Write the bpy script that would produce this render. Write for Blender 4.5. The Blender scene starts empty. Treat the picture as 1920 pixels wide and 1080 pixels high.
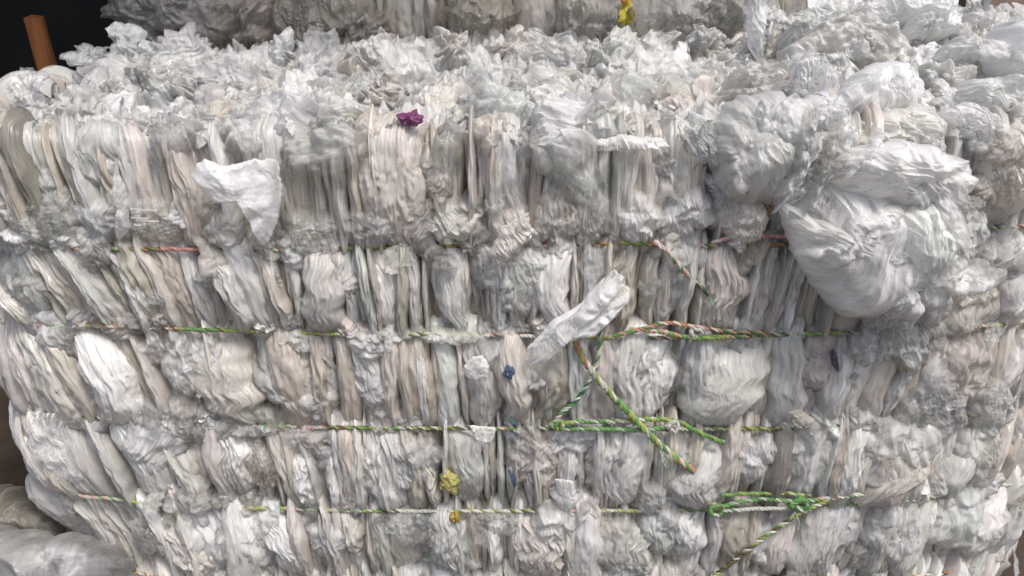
import bpy, math, random
import numpy as np
from mathutils import Vector, Euler

# ------------------------------------------------------------------ camera, light, exposure
SC = bpy.context.scene
COL = SC.collection
R = math.radians
CAM = np.array((0.0, -2.0, 1.70)); PITCH = R(22.0); FPX = 1884.0
cam_d = bpy.data.cameras.new('camera'); cam = bpy.data.objects.new('camera', cam_d); COL.objects.link(cam)
cam.location = CAM; cam.rotation_euler = (R(90) - PITCH, 0, 0)
cam_d.sensor_width = 36; cam_d.lens = 36 * FPX / 1920; cam_d.clip_start = .05; cam_d.clip_end = 300
SC.camera = cam
world = bpy.data.worlds.new('World'); SC.world = world; world.use_nodes = True
wn = world.node_tree
bg = wn.nodes['Background']; sky = wn.nodes.new('ShaderNodeTexSky'); sky.sky_type = 'NISHITA'
sky.sun_disc = False; sky.sun_elevation = R(60); sky.sun_rotation = R(150); sky.dust_density = 4.0; sky.ozone_density = .6
wn.links.new(sky.outputs[0], bg.inputs[0]); bg.inputs[1].default_value = 0.12
sun_d = bpy.data.lights.new('sun', 'SUN'); sun_d.energy = 1.5; sun_d.angle = R(15); sun_d.color = (1, .975, .94)
sun = bpy.data.objects.new('sun', sun_d); COL.objects.link(sun)
# light comes from the open yard behind the photographer, high and a little from the right
sdir = Vector((math.sin(R(150)) * math.cos(R(60)), math.cos(R(150)) * math.cos(R(60)), math.sin(R(60))))
sun.rotation_euler = sdir.to_track_quat('Z', 'Y').to_euler()
SC.view_settings.view_transform = 'Standard'; SC.view_settings.look = 'None'
SC.view_settings.gamma = 1; SC.view_settings.exposure = 0.60; SC.view_settings.use_curve_mapping = False
SC.render.engine = 'CYCLES'
SC.cycles.max_bounces = 8; SC.cycles.diffuse_bounces = 5; SC.cycles.glossy_bounces = 3
SC.cycles.transmission_bounces = 6; SC.cycles.transparent_max_bounces = 10
SC.cycles.use_denoising = True; SC.cycles.sample_clamp_indirect = 6

# ------------------------------------------------------------------ noise
rs = np.random.RandomState(7)
PERM = np.concatenate([rs.permutation(256)] * 3)
GR = rs.normal(size=(256, 3)); GR /= np.linalg.norm(GR, axis=1)[:, None]
def perlin(x, y, z=0.0):
    x, y, z = np.broadcast_arrays(np.asarray(x, float), np.asarray(y, float), np.asarray(z, float))
    xi = np.floor(x).astype(int); yi = np.floor(y).astype(int); zi = np.floor(z).astype(int)
    xf, yf, zf = x - xi, y - yi, z - zi
    f = lambda t: t * t * t * (t * (t * 6 - 15) + 10)
    u, v, w = f(xf), f(yf), f(zf); xi &= 255; yi &= 255; zi &= 255
    def g(i, j, k):
        h = PERM[PERM[PERM[(xi + i) & 255] + ((yi + j) & 255)] + ((zi + k) & 255)]
        q = GR[h]; return q[..., 0] * (xf - i) + q[..., 1] * (yf - j) + q[..., 2] * (zf - k)
    a = g(0, 0, 0) * (1 - u) + g(1, 0, 0) * u; b = g(0, 1, 0) * (1 - u) + g(1, 1, 0) * u
    c = g(0, 0, 1) * (1 - u) + g(1, 0, 1) * u; d = g(0, 1, 1) * (1 - u) + g(1, 1, 1) * u
    return ((a * (1 - v) + b * v) * (1 - w) + (c * (1 - v) + d * v) * w) * 1.6
def ridge(x, y, z=0.0):           # sharp crests, 0..1
    return 1 - np.minimum(1, np.abs(perlin(x, y, z)) * 1.9)
def crease(x, y, seed, n=5):       # flat facets meeting in creases, about -1..1
    r = np.random.RandomState(int(seed) % 99991)
    wx = x + .35 * perlin(x * .8 + seed, y * .8, 3.1); wy = y + .35 * perlin(x * .8, y * .8 + seed, 7.7)
    t = 0; s = 0
    for i in range(n):
        a = r.uniform(0, math.pi * 2); f = r.uniform(.5, 1.1) * (1.6 ** i); am = 1 / (1.45 ** i)
        q = (wx * math.cos(a) + wy * math.sin(a)) * f + r.uniform(0, 9)
        t = t + am * (np.abs((q % 1.0) - .5) * 4 - 1); s += am
    return t / s * 1.5
def sstep(a, b, x):
    t = np.clip((x - a) / (b - a), 0, 1); return t * t * (3 - 2 * t)

# ------------------------------------------------------------------ pixel -> world on a plane of depth Y
def P(px, py, Y=0.0):
    c, s = math.cos(PITCH), math.sin(PITCH)
    a, b = (px - 960) / FPX, (540 - py) / FPX
    d = np.array((a, c + b * s, -s + b * c)); t = (Y - CAM[1]) / d[1]
    return CAM + d * t
def pxm(px, py, Y):                # metres per pixel there
    c, s = math.cos(PITCH), math.sin(PITCH)
    w = P(px, py, Y) - CAM
    return (w[1] * c - w[2] * s) / FPX

# ------------------------------------------------------------------ the bale's skin: s runs round it, t up it and over its top edge
TOP = 1.25
class Skin:
    def __init__(self, left, right, rl, rr, y0=0.0, top=TOP, mound=1.0):
        self.y0, self.top = y0, top
        ds = .004; n = int(3.6 / ds); S = (np.arange(2 * n + 1) - n) * ds
        k = np.zeros_like(S)
        a_r = np.clip(S - right, 0, None); k = np.where(S > right, 1 / rr, k)
        k = np.where(S > right + .36, 1 / .3, k); k = np.where(S < left, 1 / rl, k)
        ang = np.cumsum(k) * ds; ang -= ang[n]; ang = np.clip(ang, -math.pi / 2, math.pi / 2)
        x = np.cumsum(np.cos(ang)) * ds; y = np.cumsum(np.sin(ang)) * ds
        self.S, self.x, self.y, self.a = S, x - x[n], y - y[n], ang
    def __call__(self, s, t, out):
        s, t, out = np.broadcast_arrays(s, t, out)
        x = np.interp(s, self.S, self.x); y = np.interp(s, self.S, self.y) + self.y0; a = np.interp(s, self.S, self.a)
        lump = .022 * perlin(s * 2.1 + 5, t * 2.3, self.y0) + .010 * perlin(s * 5, t * 6, 4 + self.y0)
        out = out + lump
        if self.y0 == 0: out = out - .075 * sstep(-.75, -1.15, s) * sstep(.40, .20, t)
        r = .05; t0 = self.top - r
        ph = np.clip((t - t0) / r, 0, math.pi / 2); over = np.clip(t - t0 - r * math.pi / 2, 0, None)
        z = np.minimum(t, t0) + r * np.sin(ph) + out * np.sin(ph)
        inw = r * (1 - np.cos(ph)) + over - out * np.cos(ph)
        return np.stack([x - np.sin(a) * inw, y + np.cos(a) * inw, z], -1)
FRONT = Skin(-.93, .80, .30, 1.0)
BACK = Skin(-.75, .62, .25, .3, y0=1.14, top=2.05)

# ------------------------------------------------------------------ mesh collector
class MB:
    def __init__(self): self.v = []; self.f = []; self.uv = []; self.c = []; self.n = 0
    def grid(self, pos, uv, tint, wrap=False, op=1.0):
        a, b = pos.shape[:2]
        idx = np.arange(a * b).reshape(a, b) + self.n
        if wrap: idx = np.concatenate([idx, idx[:, :1]], 1)
        q = np.stack([idx[:-1, :-1], idx[1:, :-1], idx[1:, 1:], idx[:-1, 1:]], -1).reshape(-1, 4)
        self.v.append(pos.reshape(-1, 3)); self.f.append(q); self.uv.append(uv.reshape(-1, 2))
        t = np.broadcast_to(np.asarray(tint, float), pos.shape[:2] + (3,)).reshape(-1, 3); self.c.append(np.concatenate([t, np.broadcast_to(op, pos.shape[:2]).reshape(-1, 1)], 1))
        self.n += a * b
    def build(self, name, mat, parent=None, thick=0):
        v = np.concatenate(self.v); f = np.concatenate(self.f); uv = np.concatenate(self.uv); c = np.concatenate(self.c)
        me = bpy.data.meshes.new(name)
        origin = v.mean(0) if parent is None else np.zeros(3)
        v = v - origin
        me.vertices.add(len(v)); me.vertices.foreach_set('co', v.astype(np.float32).ravel())
        me.loops.add(f.size); me.loops.foreach_set('vertex_index', f.astype(np.int32).ravel())
        me.polygons.add(len(f)); me.polygons.foreach_set('loop_start', np.arange(0, f.size, 4, dtype=np.int32))
        me.polygons.foreach_set('loop_total', np.full(len(f), 4, np.int32))
        me.polygons.foreach_set('use_smooth', np.ones(len(f), bool))
        me.update(calc_edges=True)
        ul = me.uv_layers.new(name='UVMap'); ul.data.foreach_set('uv', uv[f.ravel()].astype(np.float32).ravel())
        ca = me.color_attributes.new('tint', 'FLOAT_COLOR', 'POINT')
        ca.data.foreach_set('color', c.astype(np.float32).ravel())
        me.materials.append(mat)
        o = bpy.data.objects.new(name, me); COL.objects.link(o); o.location = origin
        if parent is not None: o.parent = parent
        return o
def tag(o, label=None, cat=None, group=None, kind=None):
    for k, v in (('label', label), ('category', cat), ('group', group), ('kind', kind)):
        if v: o[k] = v
    return o
def empty(name, loc=(0, 0, 0)):
    o = bpy.data.objects.new(name, None); COL.objects.link(o); o.location = loc; return o
def adopt(o, root):                # parts are built in world metres; keep them there
    o.parent = root; o.location = Vector(o.location) - Vector(root.location); return o

# ------------------------------------------------------------------ materials
def newmat(name):
    m = bpy.data.materials.new(name); m.use_nodes = True; nt = m.node_tree; nt.nodes.clear()
    return m, nt, lambda t, **k: mk(nt, t, **k)
def mk(nt, t, **k):
    n = nt.nodes.new(t)
    for a, b in k.items():
        if a.startswith('i_'):
            key = a[2:]; key = int(key) if key.isdigit() else key.replace('_', ' ')
            n.inputs[key].default_value = b
        else: setattr(n, a, b)
    return n
def film(name, sss=0.0, dirt=1.0, rough=.38, trans=.25, alpha=1.0, alpha_var=0.0, bump=1.0, streak=1.0, crinkle=.5, tintmul=1.0, coat=0.0):
    m, nt, N = newmat(name); L = nt.links.new
    uv = N('ShaderNodeUVMap', uv_map='UVMap'); at = N('ShaderNodeAttribute', attribute_name='tint')
    geo = N('ShaderNodeTexCoord')
    # streaks running along the film
    mp = N('ShaderNodeMapping'); mp.inputs['Scale'].default_value = (130, 11, 1); L(uv.outputs[0], mp.inputs[0])
    n1 = N('ShaderNodeTexNoise', i_Scale=1.0, i_Detail=5.0, i_Roughness=.6, i_Distortion=1.2); L(mp.outputs[0], n1.inputs['Vector'])
    mp2 = N('ShaderNodeMapping'); mp2.inputs['Scale'].default_value = (1, .55, 1); L(uv.outputs[0], mp2.inputs[0])
    n2 = N('ShaderNodeTexNoise', i_Scale=42.0, i_Detail=4.0, i_Roughness=.55, i_Distortion=2.2); L(mp2.outputs[0], n2.inputs['Vector'])
    # fine crinkle
    vo = N('ShaderNodeTexNoise', noise_type='RIDGED_MULTIFRACTAL', i_Scale=34.0, i_Detail=3.0, i_Roughness=.6)
    wv = N('ShaderNodeTexNoise', i_Scale=30.0, i_Detail=3.0); L(uv.outputs[0], wv.inputs['Vector'])
    mixv = N('ShaderNodeMix', data_type='VECTOR'); mixv.inputs[0].default_value = .05
    L(uv.outputs[0], mixv.inputs[4]); L(wv.outputs['Color'], mixv.inputs[5]); L(mixv.outputs[1], vo.inputs['Vector'])
    b1 = N('ShaderNodeBump'); b1.inputs['Strength'].default_value = min(1, .9 * bump * streak); b1.inputs['Distance'].default_value = .006
    L(n1.outputs[0], b1.inputs['Height'])
    b2 = N('ShaderNodeBump'); b2.inputs['Strength'].default_value = min(1, .5 * bump); b2.inputs['Distance'].default_value = .0022 + .003 * crinkle ** 2
    L(n2.outputs[0], b2.inputs['Height']); L(b1.outputs[0], b2.inputs['Normal'])
    b3 = N('ShaderNodeBump'); b3.inputs['Strength'].default_value = min(1, crinkle * bump); b3.inputs['Distance'].default_value = .0022
    L(vo.outputs[0], b3.inputs['Height']); L(b2.outputs[0], b3.inputs['Normal'])
    # dust and milkiness: slow variation of the film's own colour
    nc = N('ShaderNodeTexNoise', i_Scale=9.0, i_Detail=5.0, i_Roughness=.6); L(geo.outputs['Object'], nc.inputs['Vector'])
    rmp = N('ShaderNodeValToRGB'); rmp.color_ramp.elements[0].position = .3; rmp.color_ramp.elements[1].position = .68
    rmp.color_ramp.elements[0].color = (1 - .15 * dirt, 1 - .165 * dirt, 1 - .20 * dirt, 1); rmp.color_ramp.elements[1].color = (1, 1, 1, 1)
    L(nc.outputs[0], rmp.inputs[0])
    mu = N('ShaderNodeMix', data_type='RGBA', blend_type='MULTIPLY'); mu.inputs[0].default_value = 1
    L(at.outputs['Color'], mu.inputs[6]); L(rmp.outputs[0], mu.inputs[7])
    nd = N('ShaderNodeTexNoise', i_Scale=1.0, i_Detail=4.0, i_Roughness=.7)
    mp4 = N('ShaderNodeMapping'); mp4.inputs['Scale'].default_value = (90, 14, 1); L(uv.outputs[0], mp4.inputs[0]); L(mp4.outputs[0], nd.inputs['Vector'])
    rd = N('ShaderNodeValToRGB'); rd.color_ramp.elements[0].position = .33; rd.color_ramp.elements[1].position = .6
    rd.color_ramp.elements[0].color = (1 - .14 * dirt, 1 - .155 * dirt, 1 - .19 * dirt, 1); rd.color_ramp.elements[1].color = (1.0, 1.0, 1.0, 1)
    L(nd.outputs[0], rd.inputs[0])
    mu2 = N('ShaderNodeMix', data_type='RGBA', blend_type='MULTIPLY'); mu2.inputs[0].default_value = 1
    L(mu.outputs[2], mu2.inputs[6]); L(rd.outputs[0], mu2.inputs[7])
    bs = N('ShaderNodeBsdfPrincipled', i_Roughness=rough); bs.inputs['Specular IOR Level'].default_value = .5
    L(mu2.outputs[2], bs.inputs['Base Color']); L(b3.outputs[0], bs.inputs['Normal'])
    if sss: bs.inputs['Subsurface Weight'].default_value = sss; bs.inputs['Subsurface Radius'].default_value = (1, .97, .93); bs.inputs['Subsurface Scale'].default_value = .012
    if coat: bs.inputs['Coat Weight'].default_value = coat; bs.inputs['Coat Roughness'].default_value = .07; L(b3.outputs[0], bs.inputs['Coat Normal'])
    tr = N('ShaderNodeBsdfTranslucent'); L(mu2.outputs[2], tr.inputs[0]); L(b2.outputs[0], tr.inputs['Normal'])
    mx = N('ShaderNodeMixShader'); mx.inputs[0].default_value = trans; L(bs.outputs[0], mx.inputs[1]); L(tr.outputs[0], mx.inputs[2])
    out = N('ShaderNodeOutputMaterial'); last = mx
    if alpha < 1:
        tp = N('ShaderNodeBsdfTransparent'); tp.inputs[0].default_value = (.97, .97, .96, 1)
        na = N('ShaderNodeTexNoise', i_Scale=14.0, i_Detail=4.0, i_Roughness=.6, i_Distortion=.8); L(uv.outputs[0], na.inputs['Vector'])
        mr = N('ShaderNodeMapRange'); mr.inputs[1].default_value = .36; mr.inputs[2].default_value = .64
        mr.inputs[3].default_value = max(0, alpha - alpha_var); mr.inputs[4].default_value = min(1, alpha + alpha_var); av = N('ShaderNodeMix', data_type='FLOAT'); av.inputs[0].default_value = .45; L(na.outputs[0], av.inputs[2]); L(nd.outputs[0], av.inputs[3]); L(av.outputs[0], mr.inputs[0])
        om = N('ShaderNodeMath', operation='MULTIPLY'); L(mr.outputs[0], om.inputs[0]); L(at.outputs['Alpha'], om.inputs[1])
        fr = N('ShaderNodeFresnel', i_IOR=1.5); L(b3.outputs[0], fr.inputs['Normal'])
        ad = N('ShaderNodeMath', operation='ADD', use_clamp=True); L(om.outputs[0], ad.inputs[0]); L(fr.outputs[0], ad.inputs[1])
        m2 = N('ShaderNodeMixShader'); L(ad.outputs[0], m2.inputs[0]); L(tp.outputs[0], m2.inputs[1]); L(mx.outputs[0], m2.inputs[2]); last = m2
    L(last.outputs[0], out.inputs[0]); return m
M_FOLD = film('pressed film', sss=.4, rough=.32, trans=.14, crinkle=.45, coat=.7)
M_TOP = film('torn film', sss=.5, dirt=.5, rough=.34, trans=.28, crinkle=.5, coat=.4)
M_SHEET = film('milky film', dirt=.25, rough=.30, trans=.3, alpha=.58, alpha_var=.26, crinkle=.35, streak=.6, coat=.5)
M_CLEAR = film('clear crinkled film', dirt=.2, rough=.18, trans=.3, alpha=.28, alpha_var=.22, crinkle=.8, streak=.6, coat=1)
M_VEIL = film('smooth thin film', dirt=.15, rough=.32, trans=.3, alpha=.48, alpha_var=.24, crinkle=.12, streak=.4, bump=.7, coat=.35)
M_WHITE = film('white film', sss=.3, dirt=.1, rough=.36, trans=.35, alpha=.9, alpha_var=.1, crinkle=.15, streak=.3, coat=.25, bump=.8)
def plain(name, col, rough=.8, scale=8.0, var=.35, bump=.3, stretch=(1, 1, 1), metal=0):
    m, nt, N = newmat(name); L = nt.links.new
    tc = N('ShaderNodeTexCoord'); mp = N('ShaderNodeMapping'); mp.inputs['Scale'].default_value = stretch; L(tc.outputs['Object'], mp.inputs[0])
    n = N('ShaderNodeTexNoise', i_Scale=scale, i_Detail=6.0, i_Roughness=.6); L(mp.outputs[0], n.inputs['Vector'])
    r = N('ShaderNodeValToRGB'); c = np.array(col)
    r.color_ramp.elements[0].position = .3; r.color_ramp.elements[1].position = .7
    r.color_ramp.elements[0].color = (*(c * (1 - var)), 1); r.color_ramp.elements[1].color = (*np.minimum(1, c * (1 + var)), 1); L(n.outputs[0], r.inputs[0])
    b = N('ShaderNodeBump'); b.inputs['Strength'].default_value = bump; b.inputs['Distance'].default_value = .01; L(n.outputs[0], b.inputs['Height'])
    bs = N('ShaderNodeBsdfPrincipled', i_Roughness=rough, i_Metallic=metal); L(r.outputs[0], bs.inputs['Base Color']); L(b.outputs[0], bs.inputs['Normal'])
    o = N('ShaderNodeOutputMaterial'); L(bs.outputs[0], o.inputs[0]); return m
def rope_mat():
    m, nt, N = newmat('braided cord'); L = nt.links.new
    uv = N('ShaderNodeUVMap', uv_map='UVMap'); at = N('ShaderNodeAttribute', attribute_name='tint')
    mp = N('ShaderNodeMapping'); mp.inputs['Scale'].default_value = (2200, 130, 1); L(uv.outputs[0], mp.inputs[0])
    n = N('ShaderNodeTexNoise', i_Scale=1.0, i_Detail=3.0); L(mp.outputs[0], n.inputs['Vector'])
    r = N('ShaderNodeValToRGB'); r.color_ramp.elements[0].position = .3; r.color_ramp.elements[0].color = (.55, .53, .5, 1); r.color_ramp.elements[1].position = .6
    L(n.outputs[0], r.inputs[0])
    mu = N('ShaderNodeMix', data_type='RGBA', blend_type='MULTIPLY'); mu.inputs[0].default_value = 1; L(at.outputs['Color'], mu.inputs[6]); L(r.outputs[0], mu.inputs[7])
    b = N('ShaderNodeBump'); b.inputs['Strength'].default_value = .7; b.inputs['Distance'].default_value = .0012; L(n.outputs[0], b.inputs['Height'])
    bs = N('ShaderNodeBsdfPrincipled', i_Roughness=.45); L(mu.outputs[2], bs.inputs['Base Color']); L(b.outputs[0], bs.inputs['Normal'])
    o = N('ShaderNodeOutputMaterial'); L(bs.outputs[0], o.inputs[0]); return m
M_ROPE = rope_mat()

# ------------------------------------------------------------------ tints: the film's own colours
rng = random.Random(11)
def tint(kind=None):
    k = kind or rng.choices(['warm', 'grey', 'cool', 'white', 'beige'], [30, 28, 14, 16, 12])[0]
    c = {'warm': (.735, .695, .655), 'grey': (.70, .69, .67), 'cool': (.725, .735, .725), 'white': (.87, .87, .865), 'beige': (.635, .59, .53), 'dark': (.30, .28, .25)}[k]
    f = rng.uniform(.9, 1.1); return np.clip(np.array(c) * f + np.array([rng.uniform(-.012, .012) for _ in range(3)]), .02, .9)

# ------------------------------------------------------------------ shapes
def fold(mb, skin, s0, tA, tB, w, lean, out0, depth, seed, nu=14, nv=36, shape='lens', col=None, rough=1.0, tuck=.03):
    """one pleat of film pressed between two ropes; tA is its upper end"""
    r = np.random.RandomState(seed)
    u = np.linspace(-1, 1, nu)[None, :]; v = np.linspace(0, 1, nv)[:, None]
    H = tA - tB
    bow = r.uniform(-.25, .25) * w + lean * .25
    cx = s0 + lean * (v - .5) + bow * np.sin(math.pi * v) + .35 * w * perlin(v * 2.2 + seed * .37, seed * .11, 0.5) + .22 * w * perlin(v * 6 + seed * .9, seed * .3, 1.7)
    pin = {'lens': (r.uniform(.25, .7), r.uniform(.3, .8)), 'fan': (r.uniform(.2, .45), r.uniform(.9, 1.2)), 'drop': (r.uniform(.8, 1.1), r.uniform(.25, .5)), 'col': (.8, .8)}[shape]
    ends = pin[0] * (1 - v) + pin[1] * v
    mid = np.sin(math.pi * np.clip(v, 0, 1)) ** .7
    hw = w * (ends + (1.08 - ends) * mid) * (1 + .36 * perlin(v * 3.2 + seed * .71, u * .5 + 2, seed * .3) + .07 * perlin(v * 13, u * 1.5 + seed, 4) * rough)
    s = cx + u * hw
    bul = np.clip(np.sin(math.pi * (v ** r.uniform(.75, 1.15))), 0, 1) ** .42
    prof = (1 - np.abs(u) ** r.uniform(2.0, 3.6)) ** .6
    uu = u * hw; q = seed * 1.37
    warp = .012 * perlin(uu * 14 + q, v * 2.5, 1.3)
    fr = r.uniform(45, 90)
    rd = ridge((uu + warp) * fr + q, v * 1.3 + q, q) * .0075 + ridge((uu + warp) * fr * 2.3 + q, v * 2.6, q + 5) * .0042
    w2 = .006 * perlin(uu * 30 + q, v * 5 + q, 7)
    rd = rd + (ridge((uu + w2) * 150 + q, v * 4 + q, q) ** 2) * .0058 + (ridge((uu + w2 * 1.4 + warp) * 85, v * 2.2 + q, q + 2) ** 3) * .007 - .004
    rd = rd * (.45 + .55 * rough) + .008 * perlin(uu * 16 + q, v * H * 9, 2.2) + .0022 * rough ** 2 * crease(uu * 40, v * H * 18, seed, 3)
    out = out0 + depth * bul * (.15 + .85 * prof) + rd * (.35 + .65 * bul) * (.4 + .6 * prof) - .035 * (1 - prof) - .030 * (1 - bul)
    t = tA + tuck - (H + 2 * tuck) * v + .006 * perlin(uu * 30, v * 3 + q, 9)
    pos = skin(s, t, out)
    uvs = np.stack([uu + q + 0 * v, v * H + q * .7 + 0 * u], -1)
    mb.grid(pos, uvs, tint() if col is None else col)
def puff(mb, c, rad, rot=(0, 0, 0), seed=0, n=(44, 30), lump=.22, folds=.07, nf=9, facet=.05, gather=1.0, col=None, skin=None, sq=1.0):
    """a bag of film gathered towards its poles; c and rad in metres (or in skin coordinates)"""
    wrap = skin is None
    th = (np.linspace(0, 2 * math.pi, n[0], endpoint=False) if wrap else np.linspace(math.pi * .94, math.pi * 2.06, n[0]))[None, :]
    ph = np.linspace(.02, math.pi - .02, n[1])[:, None]
    q = seed * .731
    d = np.stack([np.sin(ph) * np.cos(th), np.sin(ph) * np.sin(th), np.cos(ph) + 0 * th], -1)
    if sq != 1.0: d = np.sign(d) * np.abs(d) ** sq
    rr = 1 + lump * perlin(d[..., 0] * 1.5 + q, d[..., 1] * 1.5, d[..., 2] * 1.5 + q) * 1.3
    gw = np.clip(.12 + .35 * gather * np.abs(np.cos(ph)) ** 2, 0, 1) * np.sin(ph) ** .5
    tw = th + .5 * perlin(ph * 1.4 + q, np.cos(th) * 1.1, np.sin(th) * 1.1)
    a, b = np.cos(tw) * nf / 4, np.sin(tw) * nf / 4
    rr = rr + gw * folds * (ridge(a + q, b, ph * .5 + q) - .6) * 1.8 + gw * folds * .6 * (ridge(a * 2.3 + q, b * 2.3, ph + q) - .6)
    rr = rr + facet * crease(d[..., 0] * 2.2 + d[..., 2] * .9, d[..., 1] * 2.2 + d[..., 2] * 1.3, seed + 3, 5)
    fl = 3.2 + (seed % 5) * .5; dx, dz = d[..., 0] + .12 * perlin(d[..., 0] * 2 + q, d[..., 1] * 2, d[..., 2] * 2), d[..., 2] + .2 * perlin(d[..., 2] * 2, q, d[..., 0] * 2)
    rr = rr + folds * .34 * (ridge(dx * fl + q, d[..., 1] * fl, dz * 1.1) ** 5) + folds * .20 * (ridge(dx * 7 + q, d[..., 1] * 7, dz * 2.2 + 4) ** 4) - folds * .15 * (ridge(dx * 2.6, d[..., 1] * 3.1 + q, dz * 3) ** 6)
    pos = d * rr[..., None] * np.array(rad)
    E = np.array(Euler(rot).to_matrix()); pos = pos @ E.T + np.array(c)
    if skin is not None: pos = skin(pos[..., 0], pos[..., 2], -pos[..., 1])
    uvs = np.stack([th * rad[0] + 0 * ph + q, ph * rad[2] + 0 * th + q * 2], -1)
    mb.grid(pos, uvs, tint() if col is None else col, wrap=wrap)
def dome(mb, c, R0, D, seed, normal=(0, -1, 0), n=(34, 96), outline=None, aspect=1.0, spin=0.0, lump=.25, draw=.10, crump=.05, flow=0.0, jag=.22, col=None, skin=None, flare=0.0):
    """a swollen piece of film: an uneven outline with its own depth, drawn wrinkles running along flow"""
    r = np.random.RandomState(seed % 100003); q = seed * .613
    th = np.linspace(0, 2 * math.pi, n[1], endpoint=False)[None, :]; rr = np.linspace(.0, 1, n[0])[:, None] ** .8 + .0005
    if outline is None:
        Rt = R0 * (1 + jag * 1.5 * perlin(np.cos(th) * .9 + q, np.sin(th) * .9, q) + jag * .45 * perlin(np.cos(th) * 3 + q, np.sin(th) * 3, q) + jag * .18 * perlin(np.cos(th) * 9 + q, np.sin(th) * 9, q))
        x, y = rr * Rt * np.cos(th) * aspect, rr * Rt * np.sin(th) / aspect
    else:
        pts = np.array(outline, float); pts = pts - pts.mean(0); pp = np.vstack([pts, pts[:1]])
        L = np.r_[0, np.cumsum(np.linalg.norm(np.diff(pp, axis=0), axis=1))]; k = np.linspace(0, L[-1], n[1], endpoint=False)
        ox, oy = np.interp(k, L, pp[:, 0]), np.interp(k, L, pp[:, 1])
        for _ in range(3): ox = (np.roll(ox, 1) + ox * 2 + np.roll(ox, -1)) / 4; oy = (np.roll(oy, 1) + oy * 2 + np.roll(oy, -1)) / 4
        jj = 1 + jag * .25 * perlin(np.cos(th[0]) * 5 + q, np.sin(th[0]) * 5, q) + jag * .1 * perlin(np.cos(th[0]) * 14 + q, np.sin(th[0]) * 14, q)
        x, y = rr * (ox * jj)[None, :], rr * (oy * jj)[None, :]
    X, Y = x / R0, y / R0; cf, sf = math.cos(flow), math.sin(flow)
    X = X + .16 * perlin(X * 1.6 + q, Y * 1.6, 3); Y = Y + .16 * perlin(X * 1.6, Y * 1.6 + q, 5)
    A, B = X * cf + Y * sf, -X * sf + Y * cf          # across, along
    prof = np.clip(1 - rr ** 2.4, 0, 1) ** .55
    z = D * prof * (1 + lump * 1.4 * perlin(X * 1.3 + q, Y * 1.3, 1) + lump * .7 * perlin(X * 3 + q, Y * 3, 2))
    e = .25 + .75 * prof
    z = z + draw * R0 * e * (.42 * ridge(A * 2.6 + q, B * .7, q) ** 4 + .34 * ridge(A * 5.5 + q, B * 1.3, q + 3) ** 4 + .2 * ridge(A * 11, B * 2.2 + q, q + 6) ** 3 - .3 * ridge(A * 3.7 + q, B * 1.1 + 4, q + 8) ** 6 - .25)
    z = z + crump * R0 * e * (.6 * crease(A * 3.2, B * 1.8, seed, 4) + .35 * crease(X * 8, Y * 6, seed + 1, 3))
    z = z - .012 * rr ** 6
    x = x + draw * R0 * .35 * perlin(A * 5, B * 2 + q, 3); y = y + draw * R0 * .35 * perlin(A * 5 + 7, B * 2 + q, 3)
    pos = np.stack([x, y, z], -1)
    nv = Vector(normal).normalized(); E = np.array((nv.to_track_quat('Z', 'Y').to_matrix() @ Euler((0, 0, spin)).to_matrix()))
    pos = pos @ E.T + np.array(c)
    if skin is not None: pos = skin(pos[..., 0], pos[..., 2], -pos[..., 1])
    mb.grid(pos, np.stack([A * R0 + q, B * R0 + q * 1.9], -1), tint() if col is None else col, wrap=True, op=1 - .75 * sstep(.62, 1.0, rr + .12 * perlin(X * 3, Y * 3 + q, 1)))
def scrap(mb, c, R0, normal, seed, n=(11, 30), crump=.35, jag=.35, aspect=1.0, spin=0.0, curl=.5, col=None, skin=None, outline=None, fine=1.0):
    """a torn, crumpled sheet"""
    r = np.random.RandomState(seed % 100003)
    th = np.linspace(0, 2 * math.pi, n[1], endpoint=False)[None, :]; rr = (np.linspace(.0, 1, n[0]) ** .85)[:, None] + .0005
    q = seed * .517
    if outline is None:
        Rt = R0 * (1 + jag * perlin(np.cos(th) * 1.3 + q, np.sin(th) * 1.3, q) * 1.4 + jag * .6 * perlin(np.cos(th) * 4 + q, np.sin(th) * 4, q) + jag * .25 * r.uniform(-1, 1, th.shape))
        x, y = rr * Rt * np.cos(th) * aspect, rr * Rt * np.sin(th) / aspect
    else:
        pts = np.array(outline, float); pts = pts - pts.mean(0); pp = np.vstack([pts, pts[:1]])
        L = np.r_[0, np.cumsum(np.linalg.norm(np.diff(pp, axis=0), axis=1))]; k = np.linspace(0, L[-1], n[1], endpoint=False)
        ox, oy = np.interp(k, L, pp[:, 0]), np.interp(k, L, pp[:, 1])
        jj = 1 + jag * .12 * r.uniform(-1, 1, n[1]) + jag * .15 * perlin(k / R0 * 3 + q, 0 * k, q)
        x, y = rr * (ox * jj)[None, :], rr * (oy * jj)[None, :]
    k = 1.0 / R0
    z = R0 * crump * (.45 * crease(x * k * 1.1 + q, y * k * 1.1, seed, 5) + .5 * perlin(x * k * .9 + q, y * k * .9, q) + .16 * fine * ridge(x * k * 4, y * k * 2.2 + q, q))
    z = z + curl * R0 * ((x * k * math.cos(q)) ** 2 - .5 * (y * k) ** 2) * .5
    x = x + R0 * crump * .35 * perlin(x * k * 2.3, y * k * 2.3, q + 9); y = y + R0 * crump * .35 * perlin(x * k * 2.3, y * k * 2.3 + 5, q + 4)
    pos = np.stack([x, y, z], -1)
    nv = Vector(normal).normalized(); E = np.array((nv.to_track_quat('Z', 'Y').to_matrix() @ Euler((0, 0, spin)).to_matrix()))
    pos = pos @ E.T + np.array(c)
    if skin is not None: pos = skin(pos[..., 0], pos[..., 2], -pos[..., 1])
    mb.grid(pos, np.stack([x + q, y + q * 1.9], -1), tint() if col is None else col, wrap=True, op=1 - .45 * sstep(.7, 1.0, rr + 0 * x))

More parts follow.
